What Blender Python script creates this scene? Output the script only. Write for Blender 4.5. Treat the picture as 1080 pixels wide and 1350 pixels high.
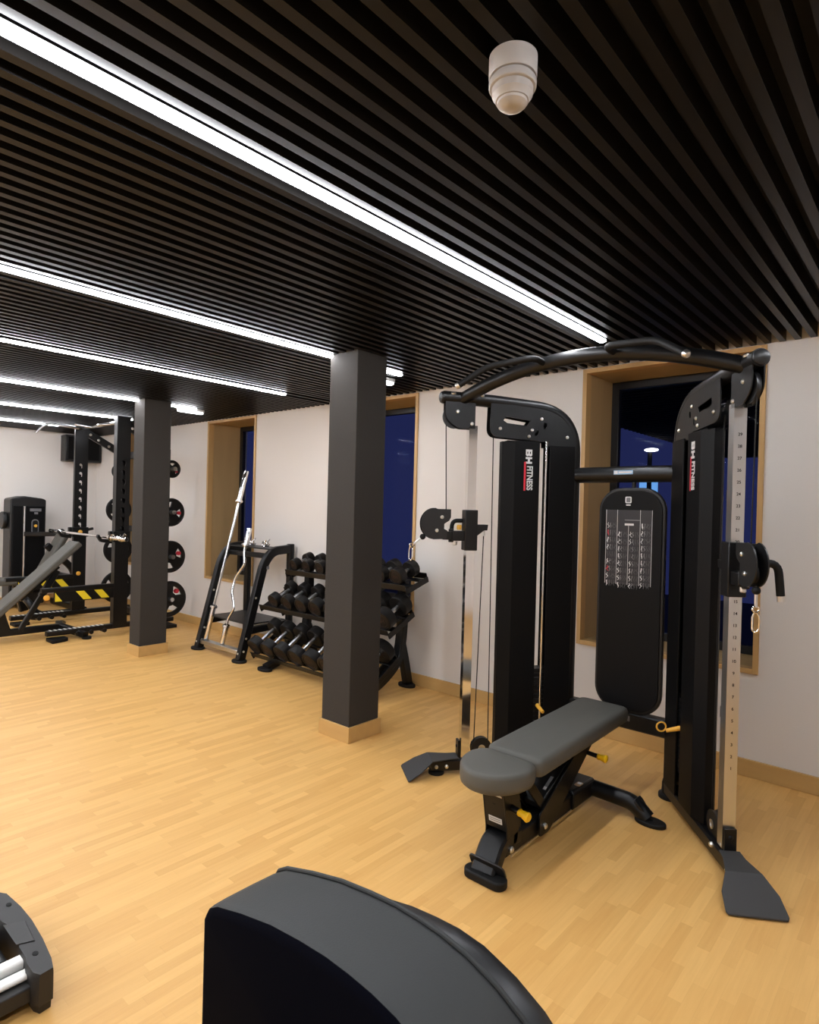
import bpy, bmesh, math, random
from mathutils import Vector as V, Matrix
from mathutils.geometry import delaunay_2d_cdt
random.seed(4)
C = bpy.context.scene
col = C.collection
for o in list(bpy.data.objects): bpy.data.objects.remove(o)

# ------------------------------------------------------------ camera, world, exposure
cd = bpy.data.cameras.new('camera'); cam = bpy.data.objects.new('camera', cd); col.objects.link(cam)
cd.sensor_fit = 'VERTICAL'; cd.sensor_height = 36; cd.lens = 811.914 / 1350 * 36
cd.clip_start = 0.05; cd.clip_end = 200
cam.matrix_world = Matrix(((0.7510051, -0.02275773, 0.65990411, 0), (0.6597981, -0.01295536, -0.75133124, 0),
                           (0.02564789, 0.99965706, 0.00528596, 1.5), (0, 0, 0, 1)))
C.camera = cam
vs = C.view_settings
vs.view_transform = 'Standard'; vs.look = 'None'; vs.gamma = 1; vs.use_curve_mapping = False
vs.exposure = 0.0
w = bpy.data.worlds.new('dusk_sky'); C.world = w; w.use_nodes = True
bg = w.node_tree.nodes['Background']; bg.inputs[0].default_value = (0.075, 0.095, 0.37, 1); bg.inputs[1].default_value = 0.26

STRIP_E = 66.0          # emission of the ceiling light lines
WALL_Y = 4.0; WALL_L = -10.05; WALL_R = 2.6; WALL_B = -3.6; H = 2.5

# ------------------------------------------------------------ materials
def mat(name, base=(.5, .5, .5), rough=.5, metal=0, emit=None, es=0, spec=None, coat=0, noise=None, bump=None):
    m = bpy.data.materials.new(name); m.use_nodes = True; nt = m.node_tree; b = nt.nodes['Principled BSDF']
    b.inputs['Base Color'].default_value = (*base, 1); b.inputs['Roughness'].default_value = rough
    b.inputs['Metallic'].default_value = metal
    if spec is not None: b.inputs['Specular IOR Level'].default_value = spec
    if coat: b.inputs['Coat Weight'].default_value = coat; b.inputs['Coat Roughness'].default_value = .15
    if emit: b.inputs['Emission Color'].default_value = (*emit, 1); b.inputs['Emission Strength'].default_value = es
    tc = nt.nodes.new('ShaderNodeTexCoord')
    if noise:
        sc, amt, stretch = noise
        mp = nt.nodes.new('ShaderNodeMapping'); mp.inputs['Scale'].default_value = stretch
        n = nt.nodes.new('ShaderNodeTexNoise'); n.inputs['Scale'].default_value = sc; n.inputs['Detail'].default_value = 4
        mx = nt.nodes.new('ShaderNodeMix'); mx.data_type = 'RGBA'
        mx.inputs[6].default_value = (*[max(0, c * (1 - amt)) for c in base], 1)
        mx.inputs[7].default_value = (*[c * (1 + amt) for c in base], 1)
        nt.links.new(tc.outputs['Object'], mp.inputs[0]); nt.links.new(mp.outputs[0], n.inputs['Vector'])
        nt.links.new(n.outputs['Fac'], mx.inputs[0]); nt.links.new(mx.outputs[2], b.inputs['Base Color'])
    if bump:
        sc, st, di = bump
        n2 = nt.nodes.new('ShaderNodeTexNoise'); n2.inputs['Scale'].default_value = sc; n2.inputs['Detail'].default_value = 3
        bp = nt.nodes.new('ShaderNodeBump'); bp.inputs['Strength'].default_value = st; bp.inputs['Distance'].default_value = di
        nt.links.new(tc.outputs['Object'], n2.inputs['Vector']); nt.links.new(n2.outputs['Fac'], bp.inputs['Height'])
        nt.links.new(bp.outputs[0], b.inputs['Normal'])
    return m
M = {}
M['wall'] = mat('painted_wall', (.71, .675, .64), .85, bump=(220, .25, .002))
M['slat'] = mat('black_slat', (.0088, .0079, .0073), .40, spec=.2, noise=(60, .25, (1, .05, 1)))
M['void'] = mat('ceiling_void', (.004, .004, .004), .9)
M['pillar'] = mat('charcoal_plaster', (.036, .0325, .029), .8, spec=.3, noise=(90, .12, (1, 1, 1)), bump=(260, .5, .002))
M['oak'] = mat('oak_trim', (.55, .34, .135), .45, noise=(14, .16, (1, 1, .12)))
M['oakh'] = mat('oak_baseboard', (.54, .335, .12), .45, noise=(14, .16, (.12, 1, 1)))
M['oakdark'] = mat('oak_edge', (.30, .17, .08), .5)
M['reveal'] = mat('oak_reveal', (.44, .30, .14), .5, noise=(10, .1, (1, 1, .15)))
M['black'] = mat('black_powder_coat', (.0042, .0042, .0046), .36, spec=.33, bump=(500, .12, .001))
M['shroud'] = mat('black_textured_steel', (.0030, .0029, .0032), .5, spec=.15, bump=(700, .35, .001))
M['plastic'] = mat('black_plastic', (.0065, .0065, .007), .42)
M['rubber'] = mat('black_rubber', (.007, .0068, .0068), .6, spec=.22)
M['urethane'] = mat('black_urethane', (.0085, .0075, .007), .45, spec=.22)
M['plate'] = mat('foot_plate_coating', (.030, .029, .029), .6)
M['chrome'] = mat('chrome', (.85, .85, .86), .09, 1)
M['steel'] = mat('brushed_steel', (.62, .62, .62), .3, 1)
M['zinc'] = mat('bright_bolt', (.75, .74, .72), .28, 1)
M['graphite'] = mat('graphite_upholstery', (.094, .091, .079), .5, spec=.3, bump=(420, .22, .001))
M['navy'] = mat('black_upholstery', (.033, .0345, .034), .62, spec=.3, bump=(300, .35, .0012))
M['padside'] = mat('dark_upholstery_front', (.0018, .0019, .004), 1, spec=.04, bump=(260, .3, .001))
M['yellow'] = mat('yellow_plastic', (.85, .50, .01), .35)
M['amber'] = mat('amber_plastic', (.80, .42, .05), .4)
M['stripe'] = mat('yellow_hazard', (.75, .60, .02), .5)
M['white'] = mat('white_print', (.6, .6, .6), .5)
M['grey'] = mat('grey_print', (.15, .15, .16), .5)
M['dim'] = mat('dim_print', (.05, .05, .055), .5)
M['red'] = mat('red_print', (.55, .02, .04), .5)
M['darkred'] = mat('dull_red_print', (.03, .008, .007), .5)
M['blueprint'] = mat('blue_sticker', (.25, .42, .62), .4)
M['poster'] = mat('poster_paper', (.009, .0085, .012), .4)
M['led'] = mat('light_diffuser', (.9, .9, .9), .5, emit=(.93, .95, 1), es=STRIP_E)
M['ledoff'] = mat('emergency_diffuser', (.9, .9, .9), .4, emit=(.95, .97, 1), es=6)
M['opal'] = mat('opal_plastic', (.42, .40, .38), .45)
M['opal'].node_tree.nodes['Principled BSDF'].inputs['Subsurface Weight'].default_value = .25
M['opal'].node_tree.nodes['Principled BSDF'].inputs['Subsurface Radius'].default_value = (.02, .02, .02)
M['frame'] = mat('dark_window_frame', (.005, .005, .006), .45)
M['rail'] = mat('white_aluminium', (.78, .77, .73), .35)
M['endcap'] = mat('charcoal_plastic', (.013, .012, .0115), .5)
M['capinset'] = mat('grey_plastic_inset', (.026, .025, .024), .55)
M['canopy'] = mat('dark_soffit', (.010, .005, .006), .8)
M['pavement'] = mat('outdoor_ground', (.05, .05, .05), .9)
M['lamp'] = mat('lamp_glow', (1, 1, 1), .5, emit=(1, .95, .9), es=8)
M['sign'] = mat('blue_sign_glow', (.2, .5, .9), .5, emit=(.2, .5, 1), es=1.0)
M['adj'] = mat('bronze_badge', (.35, .22, .13), .4, .3)

def glass():
    m = bpy.data.materials.new('window_glass'); m.use_nodes = True; nt = m.node_tree; nt.nodes.clear()
    o = nt.nodes.new('ShaderNodeOutputMaterial'); mx = nt.nodes.new('ShaderNodeMixShader')
    tr = nt.nodes.new('ShaderNodeBsdfTransparent'); gl = nt.nodes.new('ShaderNodeBsdfGlossy'); fr = nt.nodes.new('ShaderNodeFresnel')
    tr.inputs[0].default_value = (.8, .82, .85, 1); gl.inputs['Roughness'].default_value = 0; gl.inputs[0].default_value = (.6, .6, .6, 1)
    fr.inputs[0].default_value = 1.07
    nt.links.new(fr.outputs[0], mx.inputs[0]); nt.links.new(tr.outputs[0], mx.inputs[1]); nt.links.new(gl.outputs[0], mx.inputs[2])
    nt.links.new(mx.outputs[0], o.inputs[0]); return m
M['glass'] = glass()

def floor_mat():
    m = bpy.data.materials.new('beech_strip_floor'); m.use_nodes = True; nt = m.node_tree; b = nt.nodes['Principled BSDF']
    N = nt.nodes.new; L = nt.links.new
    tc = N('ShaderNodeTexCoord'); sp = N('ShaderNodeSeparateXYZ'); L(tc.outputs['Object'], sp.inputs[0])
    def mth(op, a, bb=None, v=None):
        n = N('ShaderNodeMath'); n.operation = op
        if hasattr(a, 'links'): L(a, n.inputs[0])
        else: n.inputs[0].default_value = a
        if bb is not None:
            if hasattr(bb, 'links'): L(bb, n.inputs[1])
            else: n.inputs[1].default_value = bb
        return n.outputs[0]
    SW, SL = .042, .30
    row = mth('FLOOR', mth('DIVIDE', sp.outputs[0], SW))
    wn = N('ShaderNodeTexWhiteNoise'); wn.noise_dimensions = '1D'; L(row, wn.inputs['W'])
    yy = mth('ADD', mth('DIVIDE', sp.outputs[1], SL), mth('MULTIPLY', wn.outputs[0], 7.3))
    cell = mth('FLOOR', yy)
    cb = N('ShaderNodeCombineXYZ'); L(row, cb.inputs[0]); L(cell, cb.inputs[1])
    w2 = N('ShaderNodeTexWhiteNoise'); w2.noise_dimensions = '2D'; L(cb.outputs[0], w2.inputs[0])
    mp = N('ShaderNodeMapping'); mp.inputs['Scale'].default_value = (1, .06, 1); L(tc.outputs['Object'], mp.inputs[0])
    n = N('ShaderNodeTexNoise'); n.inputs['Scale'].default_value = 70; n.inputs['Detail'].default_value = 5; L(mp.outputs[0], n.inputs['Vector'])
    n3 = N('ShaderNodeTexNoise'); n3.inputs['Scale'].default_value = 1.6; L(tc.outputs['Object'], n3.inputs['Vector'])
    f = mth('ADD', mth('MULTIPLY', w2.outputs[0], .52), mth('MULTIPLY', n.outputs['Fac'], .62))
    f = mth('ADD', f, mth('MULTIPLY', n3.outputs['Fac'], .12))
    cr = N('ShaderNodeValToRGB'); e = cr.color_ramp.elements
    e[0].position = .15; e[0].color = (.60, .315, .088, 1); e[1].position = 1.0; e[1].color = (.76, .45, .150, 1)
    L(f, cr.inputs[0])
    # thin seams along the strips and at their ends
    fx = mth('FRACT', mth('DIVIDE', sp.outputs[0], SW)); fy = mth('FRACT', yy)
    s = mth('MAXIMUM', mth('LESS_THAN', fx, .02), mth('LESS_THAN', fy, .004))
    mx = N('ShaderNodeMix'); mx.data_type = 'RGBA'; L(mth('MULTIPLY', s, .12), mx.inputs[0]); L(cr.outputs[0], mx.inputs[6])
    mx.inputs[7].default_value = (.22, .10, .03, 1)
    L(mx.outputs[2], b.inputs['Base Color'])
    b.inputs['Roughness'].default_value = .42; b.inputs['Specular IOR Level'].default_value = .35
    return m
M['floor'] = floor_mat()

# ------------------------------------------------------------ mesh helpers
def fillet(pts, r, n=6):
    pts = [V(p) for p in pts]; out = [pts[0]]
    for i in range(1, len(pts) - 1):
        a, b, c = pts[i - 1], pts[i], pts[i + 1]
        d1 = (a - b); d2 = (c - b); l = min(r, d1.length * .48, d2.length * .48)
        p, q = b + d1.normalized() * l, b + d2.normalized() * l
        for k in range(n + 1):
            t = k / n; out.append(p.lerp(b, t).lerp(b.lerp(q, t), t))
    out.append(pts[-1]); return out

XF = 1.0      # size of the cable machine about the eye point it was measured from
EYE = V((0, 0, 1.5))
LOOSE = {'bolt', 'foot', 'rubber_foot', 'band_peg', 'storage_peg', 'angled_grip', 'lock_pin', 'hazard_stripe', 'guide_rod', 'steel_cable', 'gusset_plate', 'pulley_plate', 'pulley_housing', 'pulley_wheel', 'side_beam', 'cross_member', 'strut_plate', 'pivot_arm', 'pad_board', 'screw_recess', 'column_stay', 'panel_mount', 'rear_leg', 'plunger_sleeve', 'shelf_bracket', 'housing_cover', 'housing_badge', 'stabiliser', 'upright_post', 'adjusting_strut'}
class B:
    def __init__(s): s.bm = bmesh.new(); s.mi = 0
    def _tag(s, faces):
        for f in faces: f.material_index = s.mi
    def loft(s, rings, caps=True, closed=True):
        vr = [[s.bm.verts.new(p) for p in r] for r in rings]; fs = []
        n = len(vr[0])
        for a, b in zip(vr, vr[1:]):
            for i in range(n if closed else n - 1):
                j = (i + 1) % n; fs.append(s.bm.faces.new((a[i], a[j], b[j], b[i])))
        if caps and closed: fs.append(s.bm.faces.new(vr[0][::-1])); fs.append(s.bm.faces.new(vr[-1]))
        s._tag(fs); return s
    def box(s, c, size, X=(1, 0, 0), Y=(0, 1, 0)):
        X = V(X).normalized(); Y = V(Y).normalized(); Z = X.cross(Y); c = V(c); a, b, d = [t / 2 for t in size]
        r = [[c + X * x * a + Y * y * b + Z * z * d for x, y in ((-1, -1), (1, -1), (1, 1), (-1, 1))] for z in (-1, 1)]
        return s.loft(r)
    def bb(s, x0, x1, y0, y1, z0, z1): return s.box(((x0 + x1) / 2, (y0 + y1) / 2, (z0 + z1) / 2), (abs(x1 - x0), abs(y1 - y0), abs(z1 - z0)))
    def sweep(s, pts, prof, up=(0, 0, 1), scale=None):
        pts = [V(p) for p in pts]; rings = []; up = V(up)
        for i, p in enumerate(pts):
            t = (pts[min(i + 1, len(pts) - 1)] - pts[max(i - 1, 0)]).normalized()
            if i == 0:
                u = up if abs(up.normalized().dot(t)) < .98 else V((1, 0, 0))
                sd = t.cross(u).normalized()
            else: sd = (sd - t * sd.dot(t)).normalized()
            n = sd.cross(t); k = scale[i] if scale else 1
            rings.append([p + sd * x * k + n * y * k for x, y in prof])
        return s.loft(rings)
    def tube(s, pts, r, seg=14, bend=0, n=6, ry=None, up=(0, 0, 1)):
        if bend: pts = fillet(pts, bend, n)
        ry = ry or r
        return s.sweep(pts, [(r * math.cos(2 * math.pi * k / seg), ry * math.sin(2 * math.pi * k / seg)) for k in range(seg)], up)
    def rtube(s, pts, w, h, bend=0, n=6, up=(0, 0, 1)):
        if bend: pts = fillet(pts, bend, n)
        c = min(w, h) * .14; a, b = w / 2, h / 2
        return s.sweep(pts, [(-a + c, -b), (a - c, -b), (a, -b + c), (a, b - c), (a - c, b), (-a + c, b), (-a, b - c), (-a, -b + c)], up)
    def cyl(s, p0, p1, r, r2=None, seg=20):
        p0, p1 = V(p0), V(p1); t = (p1 - p0).normalized(); u = V((0, 0, 1)) if abs(t.z) < .9 else V((1, 0, 0))
        a = t.cross(u).normalized(); b = a.cross(t); r2 = r if r2 is None else r2
        return s.loft([[p + (a * math.cos(2 * math.pi * k / seg) + b * math.sin(2 * math.pi * k / seg)) * q for k in range(seg)] for p, q in ((p0, r), (p1, r2))])
    def lathe(s, prof, o, ax=(0, 0, 1), seg=32):
        """prof: list of (radius, distance along axis)"""
        t = V(ax).normalized(); u = V((0, 0, 1)) if abs(t.z) < .9 else V((1, 0, 0)); a = t.cross(u).normalized(); b = a.cross(t); o = V(o)
        return s.loft([[o + t * h + (a * math.cos(2 * math.pi * k / seg) + b * math.sin(2 * math.pi * k / seg)) * max(r, .0003) for k in range(seg)] for r, h in prof])
    def torus(s, o, ax, R, r, seg=28, rs=8, a0=0, a1=2 * math.pi):
        t = V(ax).normalized(); u = V((0, 0, 1)) if abs(t.z) < .9 else V((1, 0, 0)); a = t.cross(u).normalized(); b = a.cross(t); o = V(o)
        full = abs(a1 - a0) > 6.28; pts = [o + (a * math.cos(a0 + (a1 - a0) * k / seg) + b * math.sin(a0 + (a1 - a0) * k / seg)) * R for k in range(seg + (1 if not full else 1))]
        return s.tube(pts, r, rs, up=t)
    def prism(s, out, O, ux, uy, d, holes=(), both=True):
        """outline (2d) in plane O,ux,uy extruded by d along ux x uy (centred when both)"""
        ux, uy = V(ux), V(uy); n = ux.cross(uy).normalized(); O = V(O)
        lo, hi = (-d / 2, d / 2) if both else (0, d)
        P = lambda p, z: O + ux * p[0] + uy * p[1] + n * z
        if not holes:
            return s.loft([[P(p, lo) for p in out], [P(p, hi) for p in out]])
        loops = [list(out)] + [list(h) for h in holes]
        pts = []; faces = []
        for lp in loops:
            k = len(pts); pts += [V((p[0], p[1])) for p in lp]; faces.append(list(range(k, k + len(lp))))
        vv, ee, ff, _, _, _ = delaunay_2d_cdt(pts, [], faces, 2, 1e-6)
        for z, fl in ((lo, True), (hi, False)):
            vs_ = [s.bm.verts.new(P(p, z)) for p in vv]
            for f in ff:
                try: s._tag([s.bm.faces.new([vs_[i] for i in (f[::-1] if fl else f)])])
                except ValueError: pass
        for lp in loops:
            s.loft([[P(p, lo) for p in lp], [P(p, hi) for p in lp]], caps=False)
        bmesh.ops.remove_doubles(s.bm, verts=s.bm.verts, dist=1e-6)
        return s
    def sph(s, c, r, sx=1, sy=1, sz=1, seg=16):
        m = Matrix.Translation(V(c)) @ Matrix.Diagonal((r * sx, r * sy, r * sz, 1))
        g = bmesh.ops.create_uvsphere(s.bm, u_segments=seg, v_segments=max(6, seg // 2), radius=1, matrix=m)
        fs = {f for v_ in g['verts'] for f in v_.link_faces}; s._tag(fs); return s
    def bolt(s, p, n, r=.011, h=.008):
        p, n = V(p), V(n).normalized(); return s.lathe([(0, h), (r * .6, h), (r, h * .5), (r, 0), (r, -.002)], p, n, 12)
    def text(s, txt, O, ux, uy, size, th=.0012, align='CENTER', sx=1, bold=.012):
        cu = bpy.data.curves.new('t', 'FONT'); cu.body = txt; cu.size = size; cu.extrude = th / 2; cu.align_x = align; cu.align_y = 'CENTER'
        cu.offset = size * bold
        ob = bpy.data.objects.new('t', cu); col.objects.link(ob); dg = bpy.context.evaluated_depsgraph_get()
        me = bpy.data.meshes.new_from_object(ob.evaluated_get(dg)); ux, uy = V(ux).normalized(), V(uy).normalized(); n = ux.cross(uy); O = V(O)
        me.transform(Matrix(((ux.x * sx, uy.x, n.x, O.x), (ux.y * sx, uy.y, n.y, O.y), (ux.z * sx, uy.z, n.z, O.z), (0, 0, 0, 1))))
        k = len(s.bm.faces); s.bm.from_mesh(me); s.bm.faces.ensure_lookup_table(); s._tag(s.bm.faces[k:])
        bpy.data.objects.remove(ob); bpy.data.curves.remove(cu); bpy.data.meshes.remove(me); return s
    def build(s, name, mats, parent=None, bevel=0, smooth=40, label=None, seg=2, sub=0):
        bm = s.bm; bmesh.ops.recalc_face_normals(bm, faces=bm.faces)
        org = V((0, 0, 0)); p = parent
        while p is not None: org += p.location; p = p.parent
        for v_ in bm.verts:
            if XF != 1: v_.co = EYE + (v_.co - EYE) * XF
            v_.co -= org
        if name in LOOSE:
            todo = set(bm.verts); comps = []
            while todo:
                st = [todo.pop()]; cur = set(st)
                while st:
                    for e in st.pop().link_edges:
                        for q in e.verts:
                            if q in todo: todo.discard(q); cur.add(q); st.append(q)
                comps.append(cur)
            if len(comps) > 1:
                bm.verts.index_update(); key = {v_: i for i, c_ in enumerate(comps) for v_ in c_}; first = None
                comps_i = sorted(range(len(comps)), key=lambda i: min(v_.index for v_ in comps[i]))
                for i in comps_i:
                    nb = B(); mp = {v_: nb.bm.verts.new(v_.co) for v_ in sorted(comps[i], key=lambda t_: t_.index)}
                    for f in bm.faces:
                        if key[f.verts[0]] == i: g = nb.bm.faces.new([mp[v_] for v_ in f.verts]); g.material_index = f.material_index
                    o = nb._link(name, mats, parent, bevel, smooth, label, seg, sub); first = first or o
                bm.free(); return first
        return s._link(name, mats, parent, bevel, smooth, label, seg, sub)
    def _link(s, name, mats, parent, bevel, smooth, label, seg, sub):
        bm = s.bm; bm.normal_update()
        lim = math.radians(smooth)
        for f in bm.faces: f.smooth = True
        for e in bm.edges:
            if len(e.link_faces) == 2 and e.calc_face_angle(0) > lim: e.smooth = False
        me = bpy.data.meshes.new(name); bm.to_mesh(me); bm.free()
        for m in (mats if isinstance(mats, (list, tuple)) else [mats]): me.materials.append(M[m] if isinstance(m, str) else m)
        o = bpy.data.objects.new(name, me); col.objects.link(o)
        if parent: o.parent = parent
        if bevel:
            b = o.modifiers.new('bevel', 'BEVEL'); b.width = bevel; b.segments = seg; b.limit_method = 'ANGLE'; b.angle_limit = math.radians(40)
            for f in me.polygons: f.use_smooth = True
        if sub: q = o.modifiers.new('sub', 'SUBSURF'); q.levels = sub; q.render_levels = sub
        if label: o['label'] = label
        return o

def tag(o, label, cat, group=None, kind=None):
    o['label'] = label; o['category'] = cat
    if group: o['group'] = group
    if kind: o['kind'] = kind
    return o
def thing(name, label, cat, loc, group=None):
    o = bpy.data.objects.new(name, None); o.empty_display_size = .1; col.objects.link(o); o.location = loc
    return tag(o, label, cat, group)
def struct(o): o['kind'] = 'structure'; return o
def copy_tree(o, parent=None):
    c = o.copy(); col.objects.link(c); c.parent = parent
    for ch in list(o.children): copy_tree(ch, c)
    return c
def rrect(x0, x1, y0, y1, r, n=5):
    out = []
    for cx, cy, a in ((x1 - r, y0 + r, -90), (x1 - r, y1 - r, 0), (x0 + r, y1 - r, 90), (x0 + r, y0 + r, 180)):
        for k in range(n + 1): t = math.radians(a + 90 * k / n); out.append((cx + r * math.cos(t), cy + r * math.sin(t)))
    return out
def circ(x, y, r, n=14, ry=None, rot=0):
    ry = ry or r; out = []
    for k in range(n):
        a = 2 * math.pi * k / n; px, py = r * math.cos(a), ry * math.sin(a)
        out.append((x + px * math.cos(rot) - py * math.sin(rot), y + px * math.sin(rot) + py * math.cos(rot)))
    return out
def rpoly(pts, rs, n=5):
    """polygon with rounded corners"""
    out = []; N = len(pts)
    for i, p in enumerate(pts):
        r = rs[i] if isinstance(rs, (list, tuple)) else rs
        b = V(p); a = V(pts[i - 1]); c = V(pts[(i + 1) % N])
        if r <= 0: out.append(tuple(b)); continue
        d1, d2 = a - b, c - b; l = min(r, d1.length * .49, d2.length * .49); P, Q = b + d1.normalized() * l, b + d2.normalized() * l
        for k in range(n + 1): t = k / n; out.append(tuple(P.lerp(b, t).lerp(b.lerp(Q, t), t)))
    return out

# ------------------------------------------------------------ room shell
struct(B().bb(WALL_L - .1, WALL_R + .1, WALL_B - .1, WALL_Y + .1, -.12, 0).build('floor', 'floor'))
WIN = [(-1.935, -.81), (-4.56, -3.436), (-6.80, -5.80), (-9.02, -7.98)]   # right to left
WZ0, WZ1, DEP = .595, 2.495, .55
b = B(); xs = WALL_R + .1
for x0, x1 in WIN:
    b.bb(x1, xs, WALL_Y, WALL_Y + DEP, 0, H + .2); b.bb(x0, x1, WALL_Y, WALL_Y + DEP, 0, WZ0); b.bb(x0, x1, WALL_Y, WALL_Y + DEP, WZ1, H + .2); xs = x0
b.bb(WALL_L - .1, xs, WALL_Y, WALL_Y + DEP, 0, H + .2)
struct(b.build('wall_window', 'wall'))
struct(B().bb(WALL_L - .12, WALL_L, WALL_B - .12, WALL_Y, 0, H + .2).build('wall_left', 'wall'))
struct(B().bb(WALL_R, WALL_R + .12, WALL_B - .12, WALL_Y, 0, H + .2).build('wall_right', 'wall'))
struct(B().bb(WALL_L, WALL_R, WALL_B - .12, WALL_B, 0, H + .2).build('wall_back', 'wall'))
for nm, c in (('baseboard_window', (WALL_L, WALL_R, WALL_Y - .016, WALL_Y, 0, .1)), ('baseboard_left', (WALL_L, WALL_L + .016, WALL_B, WALL_Y - .016, 0, .1)),
              ('baseboard_right', (WALL_R - .016, WALL_R, WALL_B, WALL_Y - .016, 0, .1)), ('baseboard_back', (WALL_L + .016, WALL_R - .016, WALL_B, WALL_B + .016, 0, .1))):
    struct(B().bb(*c).build(nm, 'oakh', bevel=.003))
STRIPS = [0.06, -1.528, -3.10, -4.49, -6.02, -7.50, -9.0]
b = B(); b.mi = 1; b.bb(WALL_L, WALL_R, WALL_B, WALL_Y, H + .075, H + .2); b.mi = 0
x = -1.702 + .0745 * 56
while x > WALL_L + .02:
    if all(abs(x - s) > .045 for s in STRIPS): b.bb(x - .0155, x + .0155, WALL_B, WALL_Y, H, H + .075)
    else: pass
    x -= .0745
for s in STRIPS:      # slats go on past the end of each light line
    b.bb(s - .0155, s + .0155, 3.40, WALL_Y, H, H + .075)
struct(b.build('ceiling', ['slat', 'void']))

# windows: oak trim, reveal lining, dark frame, glass
for i, (x0, x1) in enumerate(WIN):
    t = .03; yf = WALL_Y - .012; zt, zb = WZ1, WZ0
    e = bpy.data.objects.new('window_%d' % (i + 1), None); col.objects.link(e); e.location = ((x0 + x1) / 2, WALL_Y, WZ0); struct(e)
    b = B(); yb = WALL_Y + DEP - .07
    b.bb(x0, x0 + t, yf, WALL_Y + .06, zb, zt); b.bb(x1 - t, x1, yf, WALL_Y + .06, zb, zt)
    b.bb(x0 + t, x1 - t, yf, WALL_Y + .06, zb, zb + t); b.bb(x0 + t, x1 - t, yf, WALL_Y + .06, zt - t, zt)
    b.build('window_trim', 'oak', e, bevel=.002)
    b = B(); q = .022
    b.bb(x0, x0 + q, WALL_Y + .06, yb, zb, zt); b.bb(x1 - q, x1, WALL_Y + .06, yb, zb, zt); b.bb(x0 + q, x1 - q, WALL_Y + .06, yb, zt - q, zt)
    b.build('reveal_lining', 'reveal', e)
    B().bb(x0 + q, x1 - q, WALL_Y + .06, yb, zb, zb + q).build('window_sill', 'reveal', e)
    b = B(); f = .055; X0, X1, Z0, Z1 = x0 + q, x1 - q, zb + q, zt - q
    b.bb(X0, X0 + f, yb - .05, yb, Z0, Z1); b.bb(X1 - f, X1, yb - .05, yb, Z0, Z1); b.bb(X0 + f, X1 - f, yb - .05, yb, Z0, Z0 + f); b.bb(X0 + f, X1 - f, yb - .05, yb, Z1 - f, Z1)
    wf_ = b.build('window_frame', 'frame', e, bevel=.004)
    B().bb(X0 + f, X1 - f, yb - .03, yb - .024, Z0 + f, Z1 - f).build('glass_pane', 'glass', wf_)

# pillars
for n_, (x0, x1, y0, y1) in enumerate([(-3.118, -2.828, 2.69, 2.985), (-6.10, -5.855, 2.755, 3.055)]):
    which = ['near charcoal plastered pillar in front of the dumbbell rack', 'far charcoal plastered pillar beside the half rack'][n_]
    p = thing('pillar', 'square ' + which, 'pillar', ((x0 + x1) / 2, (y0 + y1) / 2, 0)); p['kind'] = 'structure'
    i_ = .014
    B().bb(x0 + i_, x1 - i_, y0 + i_, y1 - i_, 0, H + .074).build('pillar_shaft', 'pillar', p, bevel=.004)
    b = B(); b.bb(x0, x1, y0, y0 + i_, 0, .1); b.bb(x0, x1, y1 - i_, y1, 0, .1); b.bb(x0, x0 + i_, y0 + i_, y1 - i_, 0, .1); b.bb(x1 - i_, x1, y0 + i_, y1 - i_, 0, .1)
    b.build('pillar_baseboard', 'oakh', p, bevel=.002)

# ------------------------------------------------------------ ceiling light lines
LBL = ['light line on the right, beyond the picture edge', 'nearest and brightest long LED light line, ending above the cable machine', 'long LED light line meeting the near pillar, second nearest',
       'third LED light line from the front, ending between the two pillars', 'LED light line running into the far pillar top', 'LED light line second from the far left wall', 'farthest LED light line, nearest the left wall']
for s, l in zip(STRIPS, LBL):
    y0, y1 = WALL_B + .1, 3.385
    t = thing('linear_light', l, 'ceiling light', (s, (y0 + y1) / 2, H), 'LED light lines in the slatted ceiling')
    b = B(); b.bb(s - .024, s - .021, y0, y1, H - .002, H + .07); b.bb(s + .021, s + .024, y0, y1, H - .002, H + .07); b.bb(s - .021, s + .021, y0, y1, H + .03, H + .05)
    b.bb(s - .024, s + .024, y1, y1 + .004, H - .002, H + .07); b.build('housing', 'plastic', t)
    b = B(); b.sweep([(s, y0, H - .003), (s, y1, H - .003)], [(-.021, .004), (-.021, -.006), (-.015, -.011), (0, -.013), (.015, -.011), (.021, -.006), (.021, .004)]); b.build('diffuser', 'led', t)
# detector
t = thing('motion_detector', 'white stepped dome detector on the ceiling near the camera', 'detector', (-.748, 1.160, H))
d = (-.748, 1.160, H)
B().lathe([(.053, 0), (.053, -.043), (.0515, -.046), (.046, -.046)], d, (0, 0, 1), 48).build('detector_base', 'opal', t, smooth=30)
B().lathe([(.046, -.045), (.0465, -.051), (.0515, -.053), (.0525, -.056), (.0520, -.066), (.0505, -.068), (.0455, -.069), (.0445, -.083)], d, (0, 0, 1), 48).build('detector_ring', 'opal', t, smooth=30)
B().lathe([(.0445, -.083), (.0425, -.086), (.0375, -.092), (.0365, -.096), (.0335, -.0965), (.0325, -.102), (.026, -.108), (.014, -.112), (0, -.113)], d, (0, 0, 1), 48).build('detector_lens', 'opal', t, smooth=30)
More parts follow.
